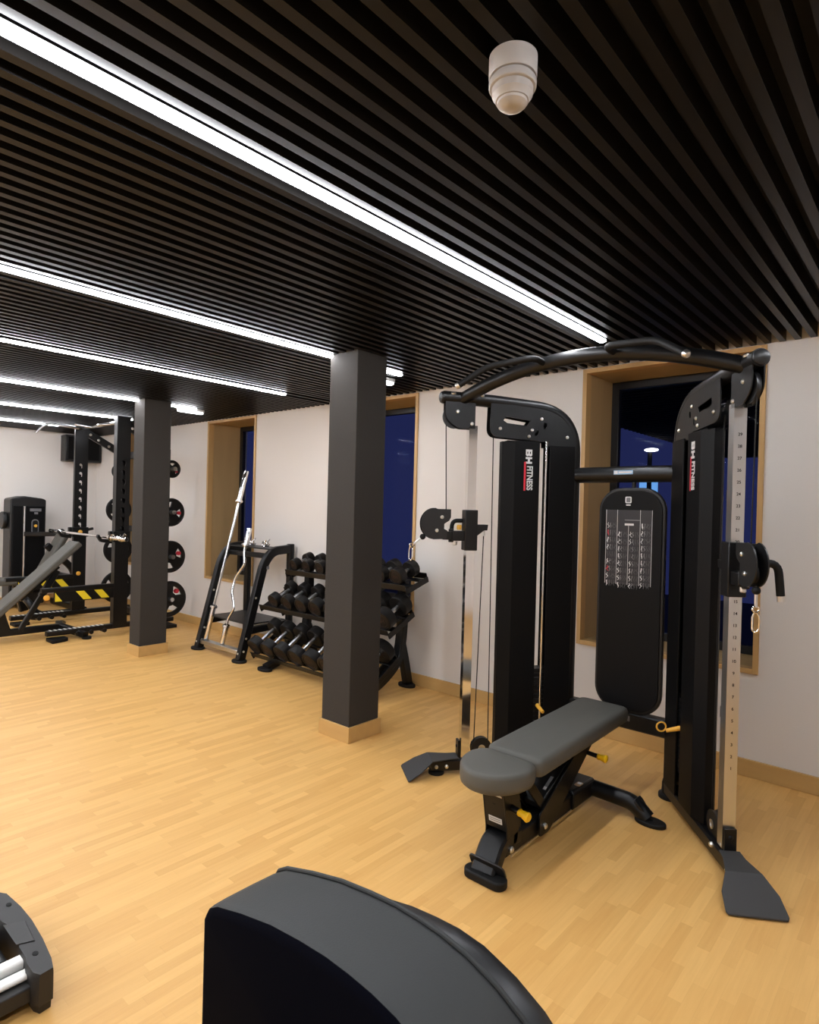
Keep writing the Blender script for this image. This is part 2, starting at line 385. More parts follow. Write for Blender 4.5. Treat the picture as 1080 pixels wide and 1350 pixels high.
# emergency luminaires
for (cx, cy, l) in ((-6.02, 3.36, 'small white emergency luminaire on the ceiling beyond the far pillar'), (-3.20, 3.36, 'small white emergency luminaire on the ceiling behind the near pillar')):
    t = thing('emergency_luminaire', l, 'ceiling light', (cx - .06, cy, H), 'emergency luminaires')
    cx -= .09 if cx > -4 else .06
    B().prism(rrect(cx - .035, cx + .035, cy - .15, cy + .15, .02), (0, 0, H - .012), (1, 0, 0), (0, 1, 0), .024).build('luminaire_housing', 'opal', t)
    B().prism(rrect(cx - .03, cx + .03, cy - .14, cy + .14, .02), (0, 0, H - .034), (1, 0, 0), (0, 1, 0), .02).build('luminaire_cover', 'ledoff', t, bevel=.006)
# ------------------------------------------------------------ dual cable machine
mc = thing('cable_machine', 'large black dual cable tower machine with arched pull-up bar, standing by the right window', 'cable machine', (-1.46, 3.3, 0))
XF = .945
def tower(P, u, n, cz, right):
    global XF
    XF = .945
    P, u, n = V((*P, 0)), V((*u, 0)).normalized(), V((*n, 0)).normalized()
    Z = V((0, 0, 1)); G = lambda s, w_, z: P * .945 + u * s + n * w_ + Z * z; T = lambda s, w_, z: P + u * s + n * w_ + Z * z
    FL = lambda out, w_, d, holes=(): (out, P + n * w_, u, Z, d, holes)
    # bent main frame: top tube, curve, rear post
    b = B(); b.tube([T(-.190, 0, 2.175), T(.10, 0, 2.17), T(.665, 0, 2.125), T(.665, 0, .0)], .039, 20, bend=.26, n=12, up=n)
    mf = b.build('main_frame', 'black', mc)
    b = B(); b.lathe([(.036, 0), (.034, .012), (.02, .02), (0, .022)], T(-.188, 0, 2.175), -u, 20); b.build('tube_cap', 'plastic', mf)
    # gusset plates below the top tube
    out = rpoly([(.105, 2.15), (.10, 1.95), (.40, 1.935), (.46, 1.93), (.46, 1.90), (.655, 1.90), (.655, 2.02), (.50, 2.14)], [0, .06, 0, 0, 0, 0, .1, .08], 6)
    slot = [(.185, 2.05), (.20, 2.075), (.355, 2.055), (.335, 2.025), (.21, 2.035)]
    holes = [slot, circ(.455, 2.03, .012, 12, .020, -.3), circ(.40, 1.985, .012, 12, .020, -.3)]
    b = B()
    for sg in (1, -1): b.prism(*FL(out, sg * .034, .006, holes))
    gp = b.build('gusset_plate', 'black', mc)
    b = B()
    for s_, z_ in ((.165, 2.0), (.37, 2.0), (.43, 2.07), (.60, 1.965), (.35, 1.96)):
        for sg in (1, -1): b.bolt(T(s_, sg * .037, z_), n * sg, .010, .008)
    b.bolt(T(-.13, .03, 2.195), n * .4 + Z, .016, .012); b.bolt(T(.05, .03, 2.19), n * .4 + Z, .014, .012)
    b.build('bolt', 'zinc', gp)
    # front pulley block
    out = rpoly([(-.175, 2.155), (-.175, 2.045), (-.10, 1.99), (.01, 1.99), (.01, 2.155)], [0, .06, .03, 0, 0], 6)
    b = B()
    for sg in (1, -1): b.prism(*FL(out, sg * .025, .006))
    pp = b.build('pulley_plate', 'black', mc)
    b = B()
    for s_, z_ in ((-.10, 2.09), (-.01, 2.02)):
        for sg in (1, -1): b.bolt(T(s_, sg * .028, z_), n * sg, .011, .008)
    b.build('bolt', 'zinc', pp)
    B().lathe([(.012, -.010), (.07, -.010), (.066, -.004), (.066, .004), (.07, .010), (.012, .010)], T(-.115, 0, 2.06), n, 28).build('pulley_wheel', 'plastic', pp)
    # chrome guide column
    b = B(); b.box(T(0, 0, 1.01), (.052, .056, 2.0), u, n)
    if right:
        b.mi = 1
        for k in range(29): b.text(str(k + 1), T(-.0268, 0, .372 + .0535 * k), -n, Z, .019, .001)
    b.build('guide_column', ['steel' if right else 'chrome', 'shroud'], mc)
    # shroud: front cover and rear cover with the weight stack between
    ridge = [(.185, -.022), (.185, .022), (.255, .058), (.415, .058), (.415, .050), (.258, .050), (.195, .016), (.195, -.016), (.258, -.050), (.415, -.050), (.415, -.058), (.255, -.058)]
    zt0, zb0 = 1.925, .012
    b = B(); b.prism(ridge, P + Z * zb0, u, n if u.cross(n).z > 0 else n, zt0 - zb0, both=False) if u.cross(n).z > 0 else b.prism(ridge, P + Z * zt0, u, n, zt0 - zb0, both=False)
    b.box(T(.31, 0, zt0 + .002), (.20, .09, .006), u, n)
    fc = b.build('front_cover', 'shroud', mc, smooth=20)
    b = B(); zt1 = 1.91
    for sg in (1, -1): b.box(T(.565, sg * .050, (zt1 + zb0) / 2), (.165, .008, zt1 - zb0), u, n)
    b.box(T(.644, 0, (zt1 + zb0) / 2), (.008, .10, zt1 - zb0), u, n)
    b.build('rear_cover', 'shroud', mc, smooth=20, bevel=.002)
    b = B()
    for s_, w_ in ((.33, 0), (.462, 0 if right else .046)): b.cyl(T(s_, w_, .06), T(s_, w_, 1.93), .0075, seg=12)
    b.build('guide_rod', 'chrome', mc)
    b = B()
    for k in range(15): b.box(T(.43, 0, .155 + .0265 * k), (.27, .085, .0245), u, n)
    ws = b.build('weight_stack', 'black', mc, bevel=.003)
    b = B(); pz = .385 if right else .315
    b.cyl(T(.445, .03, pz), T(.445, .06, pz), .006, seg=10); b.cyl(T(.445, .045, pz), T(.455, .115, pz - .02), .013, .010, 14)
    if right: b.torus(T(.455, .14, pz), u, .024, .0045, 22, 8)
    b.build('selector_pin', 'amber', ws)
    # base: floor beam, feet, foot plate (true floor level)
    XF = 1.0
    b = B(); b.rtube([G(-.20, 0, .055), G(.66, 0, .055)], .08, .065); bb_ = b.build('base_beam', 'black', mc)
    b = B(); b.lathe([(.06, 0), (.06, .018), (.045, .026), (.04, .09)], G(.645, .0, 0), Z, 24); b.lathe([(.045, 0), (.045, .014), (.03, .024)], G(-.16, 0, 0), Z, 24)
    b.build('foot', 'rubber', bb_)
    b = B()
    ub = V(((-.54, .84, 0) if right else (.60, .80, 0))).normalized(); nb_ = V((-ub.y, ub.x, 0)); nb_ = nb_ if nb_.dot(n) > 0 else -nb_
    Gb = lambda s, w_, z: P * .945 + ub * s + nb_ * w_ + Z * z
    top = [(-.345, .105), (-.335, .112), (-.27, .105), (-.20, .07), (-.20, -.07), (-.27, -.105), (-.335, -.112), (-.345, -.105)]
    zz = lambda s_: .012 + (.095 - .012) * (s_ + .345) / .145
    b.loft([[Gb(s_, w_, zz(s_) - .007) for s_, w_ in top], [Gb(s_, w_, zz(s_)) for s_, w_ in top]])
    flat = [(-.2015, .07), (-.2015, -.07), (-.10, -.045), (-.04, -.042), (-.04, .042), (-.10, .045)]
    b.loft([[Gb(s_, w_, .088) for s_, w_ in flat], [Gb(s_, w_, .095) for s_, w_ in flat]])
    b.build('foot_plate', 'plate', mc, bevel=.002)
    b = B()
    for s_ in (-.17, -.11):
        for sg in (1, -1): b.bolt(G(s_, sg * .041, .05), n * sg, .011, .009)
    b.bolt(G(.04, .041, .075), n, .012, .012); b.build('bolt', 'zinc', bb_)
    b = B(); b.box(G(-.036, 0, .135), (.014, .05, .10), u, n); b.bolt(G(-.043, 0, .15), -u, .010, .006); b.build('column_bracket', 'black', mc, bevel=.003)
    b = B(); b.lathe([(.014, -.016), (.060, -.016), (.056, -.004), (.056, .004), (.060, .016), (.014, .016)], G(.10, .0, .135), n, 30); fp_ = b.build('floor_pulley', 'plastic', mc)
    B().lathe([(.02, 0), (.021, .003), (.014, .003), (.014, 0)], G(.10, .018, .135), n, 20).build('pulley_hub', 'zinc', fp_)
    b = B(); b.box(G(.10, -.026, .12), (.10, .008, .08), u, n); b.build('pulley_bracket', 'black', mc)
    XF = .945
    if right:
        b = B(); b.box(T(.04, .0, .60), (.05, .03, .055), u, n); b.box(T(.04, .0, 1.60), (.05, .03, .05), u, n); b.build('column_stay', 'black', mc, bevel=.004)
    # carriage on the column
    b = B(); b.box(T(0, 0, cz), (.078, .082, .245), u, n); b.build('carriage_sleeve', 'black', mc, bevel=.004)
    b = B(); b.prism(*FL([(.038, cz + .035), (.11, cz + .035), (.105, cz), (.085, cz), (.04, cz - .035)], 0, .05)); b.build('cable_bracket', 'black', mc, bevel=.002)
    b = B(); b.box(T(-.075, 0, cz - .035), (.075, .06, .06), u, n); b.cyl(T(-.115, 0, cz - .075), T(-.115, 0, cz + .005), .016); b.box(T(-.14, .0, cz - .035), (.06, .045, .05), u, n)
    sa = b.build('swivel_arm', 'black', mc, bevel=.003)
    B().lathe([(.014, 0), (.014, -.02), (.009, -.024)], T(-.09, 0, cz - .07), Z, 14).build('arm_screw', 'zinc', sa)
    # pulley housing: two round cheek plates with the wheel between
    cs, zc = (-.165 if right else -.215), cz + .035; dx = .05 if right else 0
    out = [(cs + .09 * math.cos(a), zc + .095 * math.sin(a)) for a in [math.radians(k) for k in range(95, 271, 11)]]
    out += [(-.15 + dx, zc - .09), (-.145 + dx, zc - .04), (-.165 + dx, zc - .03), (-.165 + dx, zc + .0), (-.135 + dx, zc + .02), (-.125 + dx, zc + .04), (-.125 + dx, zc + .088), (cs + .01, zc + .088)]
    b = B()
    for sg in (1, -1): b.prism(*FL(out, sg * .024, .006))
    ph = b.build('pulley_housing', 'plastic', mc)
    b = B()
    for z_, s_ in ((zc + .04, -.18 + dx), (zc - .04, -.21 + dx)): b.lathe([(.012, -.014), (.042, -.014), (.038, 0), (.042, .014), (.012, .014)], T(s_, 0, z_), n, 22)
    b.build('pulley_wheel', 'rubber', ph)
    b = B()
    for z_, s_ in ((zc + .04, -.18 + dx), (zc - .04, -.21 + dx)):
        for sg in (1, -1): b.bolt(T(s_, sg * .027, z_), n * sg, .011, .008)
    b.build('bolt', 'zinc', ph)
    # release handle
    sg = -1 if right else 1
    if right:
        b = B(); b.tube([T(-.11, -.03, cz + .03), T(-.12, -.13, cz + .045), T(-.12, -.145, cz - .10)], .017, 12, bend=.06)
        rh = b.build('release_handle', 'rubber', mc)
        B().cyl(T(-.12, -.145, cz - .10), T(-.12, -.146, cz - .125), .014).build('handle_tip', 'zinc', rh)
    else:
        b = B(); b.tube([T(-.03, -.03, cz + .055), T(-.10, -.035, cz + .055), T(-.105, -.035, cz - .02)], .013, 12, bend=.05); b.build('release_handle', 'rubber', mc)
        B().lathe([(.013, 0), (.016, .02), (.012, .03)], T(-.06, -.02, cz), Z, 14).build('release_knob', 'amber', mc)
    # cable stop ball, swivel and snap hook
    cp = T(-.29, 0, cz - .045) if not right else T(-.205, -.0, cz - .07)
    B().sph(cp, .018, seg=18).build('stop_ball', 'rubber', mc)
    dr = (T(-.36, 0, cz - .10) - cp).normalized() if not right else (V((.008, 0, -1))).normalized()
    q = cp + dr * .07
    B().cyl(cp + dr * .012, q, .0065, seg=10).build('hook_swivel', 'zinc', mc)
    b = B(); fz = V((0, 0, -1))
    b.torus(q + dr * .01, n.cross(Z) if right else n, .013, .0042, 20, 8)
    a_ = V((1, 0, 0)); k0 = q + dr * .02
    b.tube([k0 + a_ * .004, k0 + fz * .02 + a_ * .016, k0 + fz * .075 + a_ * .013, k0 + fz * .088, k0 + fz * .075 - a_ * .013, k0 + fz * .02 - a_ * .012, k0 - a_ * .004], .0038, 8, bend=.012, up=n)
    b.build('snap_hook', 'chrome', mc)
    # cables
    b = B()
    b.cyl(T(-.165, 0, 2.06), T(-.15, 0, cz + .12), .003, seg=8); b.cyl(T(.135, 0, 1.98), T(.15, 0, .06), .003, seg=8); b.cyl(T(.09, 0, cz), T(.06, 0, .06), .003, seg=8)
    b.cyl(T(.43, 0, .5), T(.43, 0, 1.95), .003, seg=8)
    b.build('steel_cable', 'rubber', mc)
    B().lathe([(.005, .02), (.008, .015), (.006, -.005), (.009, -.02), (.004, -.025)], T(.09, 0, cz - .01), Z, 10).build('cable_end', 'zinc', mc)
    # logo on the inward side of the front cover
    rd = V((0, 0, -1)); up_ = u if not right else -u     # text reads downwards
    upv = rd.cross(n) * -1; 
    b = B(); upt = n.cross(rd)
    O = T(.345, .0592, 0)
    b.mi = 0; s1 = .040
    Bo = rpoly([(-.5, -.5), (.36, -.5), (.5, -.34), (.5, -.12), (.40, 0), (.5, .12), (.5, .34), (.36, .5), (-.5, .5)], 0)
    Bh = [[(-.18, -.30), (.16, -.30), (.16, -.12), (-.18, -.12)], [(-.18, .12), (.16, .12), (.16, .30), (-.18, .30)]]
    sc_ = lambda q: [(x_ * s1, y_ * s1) for x_, y_ in q]
    b.prism(sc_(Bo), O + Z * 1.858, rd, upt, .0015, [sc_(h_) for h_ in Bh])
    b.prism(sc_([(-.5, -.5), (-.2, -.5), (-.2, -.16), (.2, -.16), (.2, -.5), (.5, -.5), (.5, .5), (.2, .5), (.2, .16), (-.2, .16), (-.2, .5), (-.5, .5)]), O + Z * 1.812, rd, upt, .0015)
    b.text('FITNESS', O + Z * 1.705 + upt * .006, rd, upt, .050, .0015, 'CENTER', .84, .03)
    b.mi = 1; b.box(O + Z * 1.715 - upt * .024, (.175, .012, .0015), rd, upt)
    b.build('logo', ['white', 'red'], fc)
tower((-2.19, 3.05), (.6157, .788), (.788, -.6157), 1.38, False)
tower((-.73, 3.06), (-.6157, .788), (-.788, -.6157), 1.265, True)
# crossbars joining the towers
b = B(); b.tube([(-1.77, 3.575, 1.735), (-1.15, 3.575, 1.735)], .048, 18, ry=.048); uc = b.build('upper_crossbar', 'black', mc)
b = B(); b.rtube([(-1.77, 3.575, .30), (-1.15, 3.575, .30)], .07, .10); lc = b.build('lower_crossbar', 'black', mc)
b = B(); b.mi = 0; b.bb(-1.50, -1.385, 3.526, 3.528, 1.733, 1.757); b.mi = 1; b.bb(-1.497, -1.475, 3.525, 3.526, 1.736, 1.754); b.bb(-1.47, -1.39, 3.525, 3.526, 1.74, 1.75); b.build('crossbar_sticker', ['blueprint', 'white'], uc)
B().bb(-1.42, -1.37, 3.538, 3.540, .30, .33).build('crossbar_sticker', 'grey', lc)
# instruction panel
cx, hw_ = -1.395, .197; out = rrect(cx - hw_, cx + hw_, .345, 1.655, .135, 9)
b = B(); b.prism(out, (0, 3.56, 0), (1, 0, 0), (0, 0, 1), .03); b.build('panel_rim', 'plastic', mc, bevel=.008, seg=3)
b = B(); b.prism(rrect(cx - hw_ + .018, cx + hw_ - .018, .363, 1.637, .12, 9), (0, 3.541, 0), (1, 0, 0), (0, 0, 1), .012); pb_ = b.build('panel_board', 'shroud', mc)
b = B(); b.cyl((cx, 3.575, 1.64), (cx, 3.575, 1.71), .012); b.cyl((cx, 3.575, .31), (cx, 3.575, .36), .02); b.build('panel_mount', 'black', mc)
b = B(); px0, px1, pz0, pz1 = cx - .145, cx + .125, 1.09, 1.525; yq = 3.5345
b.mi = 0; b.bb(px0, px1, yq, yq + .001, pz0, pz1)
b.mi = 1; pw = (px1 - px0) / 4
for k in range(5):
    b.bb(px0 + pw * k - .001, px0 + pw * k + .001, yq - .0006, yq, pz0, pz1 - (.085 if k == 2 else 0))
b.bb(cx - .033, cx + .02, yq - .0006, yq, 1.435, 1.447)
b.mi = 2; b.bb(cx - .033, cx + .06, yq - .0006, yq, 1.464, 1.469)
rr = random.Random(2)
for c_ in range(4):
    for r_ in range(9):
        if r_ == 0 and c_ in (1, 2): continue
        z_ = 1.447 - r_ * .0425 - (.008 if c_ in (1, 2) else 0); x_ = px0 + pw * c_ + .012
        for f_ in range(4):
            b.mi = [1, 2, 3, 3][f_] if rr.random() > .12 else (4 if f_ == 0 and rr.random() < .5 else 3)
            hx = x_ + f_ * .0145; a = rr.uniform(-.9, .9)
            X = V((math.cos(a), 0, math.sin(a))); Y_ = V((-math.sin(a), 0, math.cos(a)))
            L_ = rr.uniform(.016, .026)
            b.box((hx, yq - .0008, z_ - .012), (rr.uniform(.003, .006), L_, .0006), Y_.cross((0, 1, 0)) * -1 if False else X, Y_)
            b.box((hx + rr.uniform(-.003, .005), yq - .0008, z_ - .024), (.0025, .015, .0006), (math.cos(-a), 0, math.sin(-a)), (math.sin(a), 0, math.cos(a)))
            b.box((hx + .001, yq - .0008, z_ - .001), (.0045, .0045, .0006), (1, 0, 0), (0, 0, 1))
b.build('exercise_chart', ['poster', 'white', 'grey', 'dim', 'red'], pb_)
b = B(); b.mi = 0; b.prism(rrect(cx - .033, cx + .003, 1.565, 1.603, .007), (0, yq, 0), (1, 0, 0), (0, 0, 1), .001); b.mi = 1; b.prism(rrect(cx - .027, cx - .003, 1.571, 1.597, .003), (0, yq - .0007, 0), (1, 0, 0), (0, 0, 1), .001)
b.mi = 0; b.bb(cx - .028, cx - .002, yq, yq + .001, 1.551, 1.558); b.build('panel_label', ['white', 'grey'], pb_)
# arched pull-up bar and angled grips
XF = 1.0
b = B(); pts = []
for k in range(31):
    t_ = -1 + 2 * k / 30; pts.append((-1.385 + t_ * .755, 2.80 + .035 * t_ * t_, 2.265 - .145 * t_ ** 2))
b.tube(pts, .036, 18); b.build('arched_bar', 'black', mc)
for sg in (-1, 1):
    X = lambda q: -1.38 + sg * q
    b = B(); b.tube([(X(.185), 2.82, 2.252), (X(.182), 2.68, 2.262), (X(.43), 2.64, 2.242), (X(.565), 2.58, 2.152)], .0165, 14, bend=.05)
    pg = b.build('pull_up_grip', 'rubber', mc)
    B().lathe([(.0175, 0), (.0175, .012), (.012, .02), (0, .022)], (X(.564), 2.5805, 2.153), V((sg * .135, -.06, -.09)), 16).build('grip_cap', 'zinc', pg)

# ------------------------------------------------------------ flat bench
bn = thing('adjustable_bench', 'grey padded adjustable bench lying flat in front of the cable machine', 'bench', (-1.4, 2.65, 0))
bx = -1.405
seat = []
def seat_outline(o, n=16):
    # round front, slightly concave rear
    pts = []
    for k in range(n + 1):
        a = math.pi + math.pi * k / n; pts.append((bx + (.155 - o) * math.cos(a), 2.215 + (.185 - o) * math.sin(a) * 1.0))
    pts += [(bx + .14 - o, 2.275 - o), (bx + .115 - o, 2.295 - o), (bx - .115 + o, 2.295 - o), (bx - .14 + o, 2.275 - o)]
    return pts
b = B(); b.loft([[V((x_, y_, z_)) for x_, y_ in seat_outline(o)] for z_, o in ((.372, .012), (.38, .003), (.40, 0), (.435, 0), (.447, .004), (.453, .011), (.456, .025))])
b.build('seat_pad', 'graphite', bn, smooth=60)
b = B(); out = lambda o: rrect(bx - .143 + o, bx + .137 - o, 2.325 + o, 3.275 - o, .03, 4)
b.loft([[V((x_, y_, z_ + (y_ - 2.3) * .018)) for x_, y_ in out(o)] for z_, o in ((.372, .012), (.38, .002), (.40, 0), (.43, 0), (.443, .004), (.450, .012), (.452, .022))])
b.build('back_pad', 'graphite', bn, smooth=60)
b = B(); b.bb(bx - .10, bx + .10, 2.36, 3.22, .366, .386); b.bb(bx - .09, bx + .09, 2.10, 2.28, .362, .374); b.build('pad_board', 'black', bn)
b = B(); b.rtube([(bx, 2.20, .088), (bx, 3.02, .080)], .09, .09); b.build('main_beam', 'black', bn, bevel=.004)
# front arched leg and foot
b = B(); b.sweep(fillet([(bx, 2.32, .115), (bx, 2.20, .125), (bx + .01, 2.105, .02)], .12, 8), [(-.052, -.03), (.052, -.03), (.055, -.02), (.055, .02), (.045, .03), (-.045, .03), (-.055, .02), (-.055, -.02)]); b.build('front_leg', 'black', bn)
b = B(); b.prism(rrect(-1.478, -1.285, 2.058, 2.135, .037, 7), (0, 0, .018), (1, 0, 0), (0, 1, 0), .036); b.build('front_foot', 'rubber', bn, bevel=.008, seg=3)
b = B(); b.prism(rrect(-.085, .085, -.01, .055, .02, 5), (-1.382, 2.12, .036), (1, 0, 0), V((0, -.45, .9)).normalized(), .008); b.build('foot_shield', 'plastic', bn, bevel=.002)
# front upright under seat
b = B()
for sg in (-1, 1): b.prism(rpoly([(2.165, .36), (2.285, .36), (2.30, .15), (2.27, .07), (2.20, .07), (2.205, .16)], .02), (bx + sg * .052, 0, 0), (0, 1, 0), (0, 0, 1), .006)
b.prism([(2.168, .35), (2.176, .35), (2.214, .165), (2.206, .165)], (bx, 0, 0), (0, 1, 0), (0, 0, 1), .104)
b.build('front_upright', 'black', bn, bevel=.002)
def sticker(name, O, ux, uy, w_, h_, mats, sub, th=.001):
    b = B(); b.mi = 0; b.box(O, (w_, h_, th), ux, uy); b.mi = 1; par = bn
    nn = V(ux).normalized().cross(V(uy).normalized())
    for (sx, sy, sw, sh) in sub: b.box(V(O) + V(ux).normalized() * sx * w_ + V(uy).normalized() * sy * h_ + nn * th, (sw * w_, sh * h_, th), ux, uy)
    return b.build(name, mats, bn)
uu = V((0, -.035, .17)).normalized()
sticker('badge_sticker', (bx, 2.1725, .325), (1, 0, 0), uu, .085, .022, ['adj', 'white'], [(.32, 0, .3, .8)])
sticker('plate_sticker', (bx, 2.1955, .205), (1, 0, 0), uu, .065, .026, ['white', 'grey'], [(0, .2, .8, .1), (0, -.15, .8, .1)])
b = B(); b.cyl((bx, 2.1865, .285), (bx, 2.1825, .285), .011); b.build('lock_hole', 'void', bn)
b = B(); b.cyl((bx + .04, 2.235, .262), (bx + .095, 2.228, .258), .014); ps_ = b.build('plunger_sleeve', 'black', bn)
B().lathe([(.012, 0), (.016, .008), (.014, .02), (.019, .04), (.021, .05), (.016, .056), (0, .058)], (bx + .09, 2.228, .258), (1, -.15, -.08), 20).build('pull_knob', 'yellow', ps_)
b = B(); b.rtube([(bx, 2.29, .365), (bx, 2.315, .26), (bx, 2.34, .17)], .07, .05, bend=.05); b.bb(bx - .04, bx + .04, 2.25, 2.34, .10, .20); b.build('seat_hinge', 'black', bn, bevel=.004)
# inclined support strut (double side plates) under the back pad
b = B()
for sg in (-1, 1): b.prism(rpoly([(2.46, .05), (2.55, .05), (3.02, .355), (2.86, .365), (2.46, .15)], .02), (bx + sg * .06, 0, 0), (0, 1, 0), (0, 0, 1), .008)
b.build('strut_plate', 'black', bn, bevel=.002)
b = B(); b.rtube([(bx, 2.50, .17), (bx, 2.90, .36)], .10, .035); b.build('back_strut', 'black', bn, bevel=.003)
b = B(); b.rtube([(bx - .045, 2.36, .34), (bx - .045, 2.56, .12)], .012, .045); b.rtube([(bx + .045, 2.36, .34), (bx + .045, 2.56, .12)], .012, .045); b.build('pivot_arm', 'black', bn)
ds = V((0, .4, .19)).normalized()
sticker('badge_sticker', V((bx + .025, 2.60, .236)) + V((0, -.0, .002)), ds, (-1, 0, 0), .085, .016, ['grey', 'white'], [(-.38, 0, .2, .9)])
b = B(); b.cyl((bx + .05, 2.93, .30), (bx + .12, 2.93, .295), .011); ps_ = b.build('plunger_sleeve', 'black', bn)
B().lathe([(.011, 0), (.016, .006), (.014, .018), (.018, .036), (.02, .046), (.014, .05), (0, .052)], (bx + .115, 2.93, .295), (1, 0, -.05), 20).build('pull_knob', 'yellow', ps_)
# rear stabiliser
b = B(); b.tube([(bx - .33, 3.04, .02), (bx - .26, 3.04, .078), (bx, 3.03, .088), (bx + .26, 3.04, .078), (bx + .33, 3.04, .02)], .04, 18, bend=.05, ry=.04, up=(0, 1, 0)); b.build('rear_stabiliser', 'black', bn)
b = B(); b.rtube([(bx + .0, 2.80, .092), (bx + .0, 3.04, .088)], .12, .095); b.build('stabiliser_block', 'black', bn, bevel=.006)
for sg in (-1, 1):
    b = B(); b.prism(circ(bx + sg * .345, 3.035, .075, 22, .045), (0, 0, .011), (1, 0, 0), (0, 1, 0), .022); b.build('rear_foot', 'rubber', bn, bevel=.006)
    b = B(); b.prism(rpoly([(.0, -.035), (.02, -.038), (.09, 0), (.02, .038), (0, .035)], .012), (bx + sg * .275, 3.035, .105), (sg, 0, -1.1), (0, 1, 0), .014); b.build('foot_shield', 'plastic', bn, bevel=.003)
b = B()
for y_, z_, x_ in ((2.235, .085, .054), (2.50, .09, .065), (2.30, .345, .06)):
    b.bolt((bx + x_, y_, z_), (1, 0, 0), .014, .012); b.bolt((bx - x_, y_, z_), (-1, 0, 0), .014, .012)
b.build('bolt', 'zinc', bn)
b = B(); b.mi = 0; b.prism(rrect(-.016, .016, -.026, .026, .01), (bx + .035, 2.90, .141), (1, 0, 0), (0, 1, 0), .001); b.mi = 1; b.box((bx + .035, 2.91, .142), (.02, .02, .001)); b.build('badge_sticker', ['adj', 'white'], bn)
b = B(); b.bb(bx + .0455, bx + .049, 2.25, 2.80, .043, .053); b.build('beam_edge_strip', 'zinc', bn)

# ------------------------------------------------------------ foreground machine back pad
fg = thing('padded_seat_back', 'large black upholstered curved seat back in the foreground, seen from above', 'exercise machine', (-.8, .745, 0))
top = [(-1.088, .690), (-1.078, .706), (-1.05, .722), (-.97, .745), (-.88, .766), (-.80, .777), (-.735, .783), (-.68, .783), (-.63, .780), (-.58, .772), (-.52, .752), (-.47, .725), (-.43, .69), (-.405, .64), (-.395, .58)]
base = [(-.395, .40), (-1.088, .40)]
def inset(pts, d):
    c_ = V((-.74, .55)); r = []
    for p in pts: v_ = V(p); dd = (v_ - c_); r.append((c_.x + dd.x * (1 - d / .34), c_.y + dd.y * (1 - d / .24)))
    return r
b = B(); O_ = top + base
rings = [(.648, .018), (.652, .008), (.660, .002), (.672, 0), (.70, -.001), (.76, -.001), (.815, 0), (.826, .002)]
b.loft([[V((x_, y_, z_)) for x_, z_ in inset(O_, d_)] for y_, d_ in rings])
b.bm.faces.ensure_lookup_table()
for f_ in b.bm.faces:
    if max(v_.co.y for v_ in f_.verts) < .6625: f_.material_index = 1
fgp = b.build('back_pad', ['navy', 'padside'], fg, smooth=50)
b = B(); b.tube([V((x_, .829, z_ + .001)) for x_, z_ in top], .0045, 8); b.build('piping', 'navy', fgp)
b = B(); b.loft([[V((x_, y_, z_)) for x_, z_ in inset([(p[0] + max(-.0, min(.018, (p[0] + .72) * .06)), p[1] + max(-.05, min(-.002, (p[0] + .62) * .12 - .004))) if p[1] > .5 else p for i, p in enumerate(O_)], d_)] for y_, d_ in ((.832, .004), (.842, .0), (.872, .003), (.885, .02))]); b.build('backing_shell', 'plastic', fg, smooth=50)
b = B(); b.rtube([(-.74, .80, .45), (-.74, .80, .05)], .10, .08); b.rtube([(-.74, .80, .22), (-.74, .35, .22), (-.74, .30, .03)], .08, .08, bend=.08); b.bb(-1.0, -.48, .74, .86, 0, .06); b.bb(-.9, -.58, .26, .36, 0, .05); b.build('support_frame', 'black', fg, bevel=.004)
b = B(); b.prism(rrect(-.95, -.53, .26, .64, .08, 6), (0, 0, .31), (1, 0, 0), (0, 1, 0), .09); b.build('seat_cushion', 'navy', fg, bevel=.02, seg=3)

# ------------------------------------------------------------ foreground rail unit on the left
rl = thing('rail_frame', 'low black end cap with two white aluminium rails at the lower left edge', 'exercise machine', (-2.21, .55, 0))
b = B()
oc = [(-2.475, .66), (-2.47, .690), (-2.445, .706), (-2.33, .718), (-2.23, .720), (-2.11, .713), (-2.0, .700), (-1.955, .689), (-1.95, .65), (-1.975, .638), (-2.03, .638), (-2.06, .645), (-2.12, .645), (-2.15, .655), (-2.26, .655), (-2.29, .645), (-2.37, .645), (-2.40, .638), (-2.45, .638)]
b.loft([[V((x_, y_, z_)) for x_, y_ in [((x - -2.21) * k + -2.21, (y - .68) * k2 + .68) for x, y in oc]] for z_, k, k2 in ((.0, .955, .8), (.022, .965, .85), (.030, 1, 1), (.112, 1, 1), (.122, .994, .92))])
ec_ = b.build('end_cap', 'endcap', rl, smooth=30)
b = B(); b.loft([[V(p) for p in ((-2.265, .648, .1225), (-2.135, .648, .1225), (-2.115, .69, .1225), (-2.24, .70, .1225))], [V(p) for p in ((-2.265, .644, .1245), (-2.135, .644, .1245), (-2.117, .688, .1245), (-2.238, .698, .1245))]]); b.build('grip_inset', 'capinset', ec_)
b = B(); b.prism(circ(-2.055, .672, .011, 14, .008), (0, 0, .1225), (1, 0, 0), (0, 1, 0), .002); b.prism(circ(-2.37, .69, .011, 14, .008), (0, 0, .1225), (1, 0, 0), (0, 1, 0), .002); b.build('screw_recess', 'void', ec_)
for x0 in (-2.09, -2.035):
    for sx in (0, 1):
        xx = x0 if sx == 0 else -4.42 - x0
        b = B(); b.prism(rrect(xx - .02, xx + .02, .078, .108 if x0 == -2.09 else .095, .008), (0, -.1, 0), (1, 0, 0), (0, 0, 1), 1.49); b.build('aluminium_rail', 'rail', rl)
b = B(); b.bb(-2.12, -1.985, -.8, .645, .03, .076); b.bb(-2.435, -2.30, -.8, .645, .03, .076); b.build('side_beam', 'endcap', rl, bevel=.004)
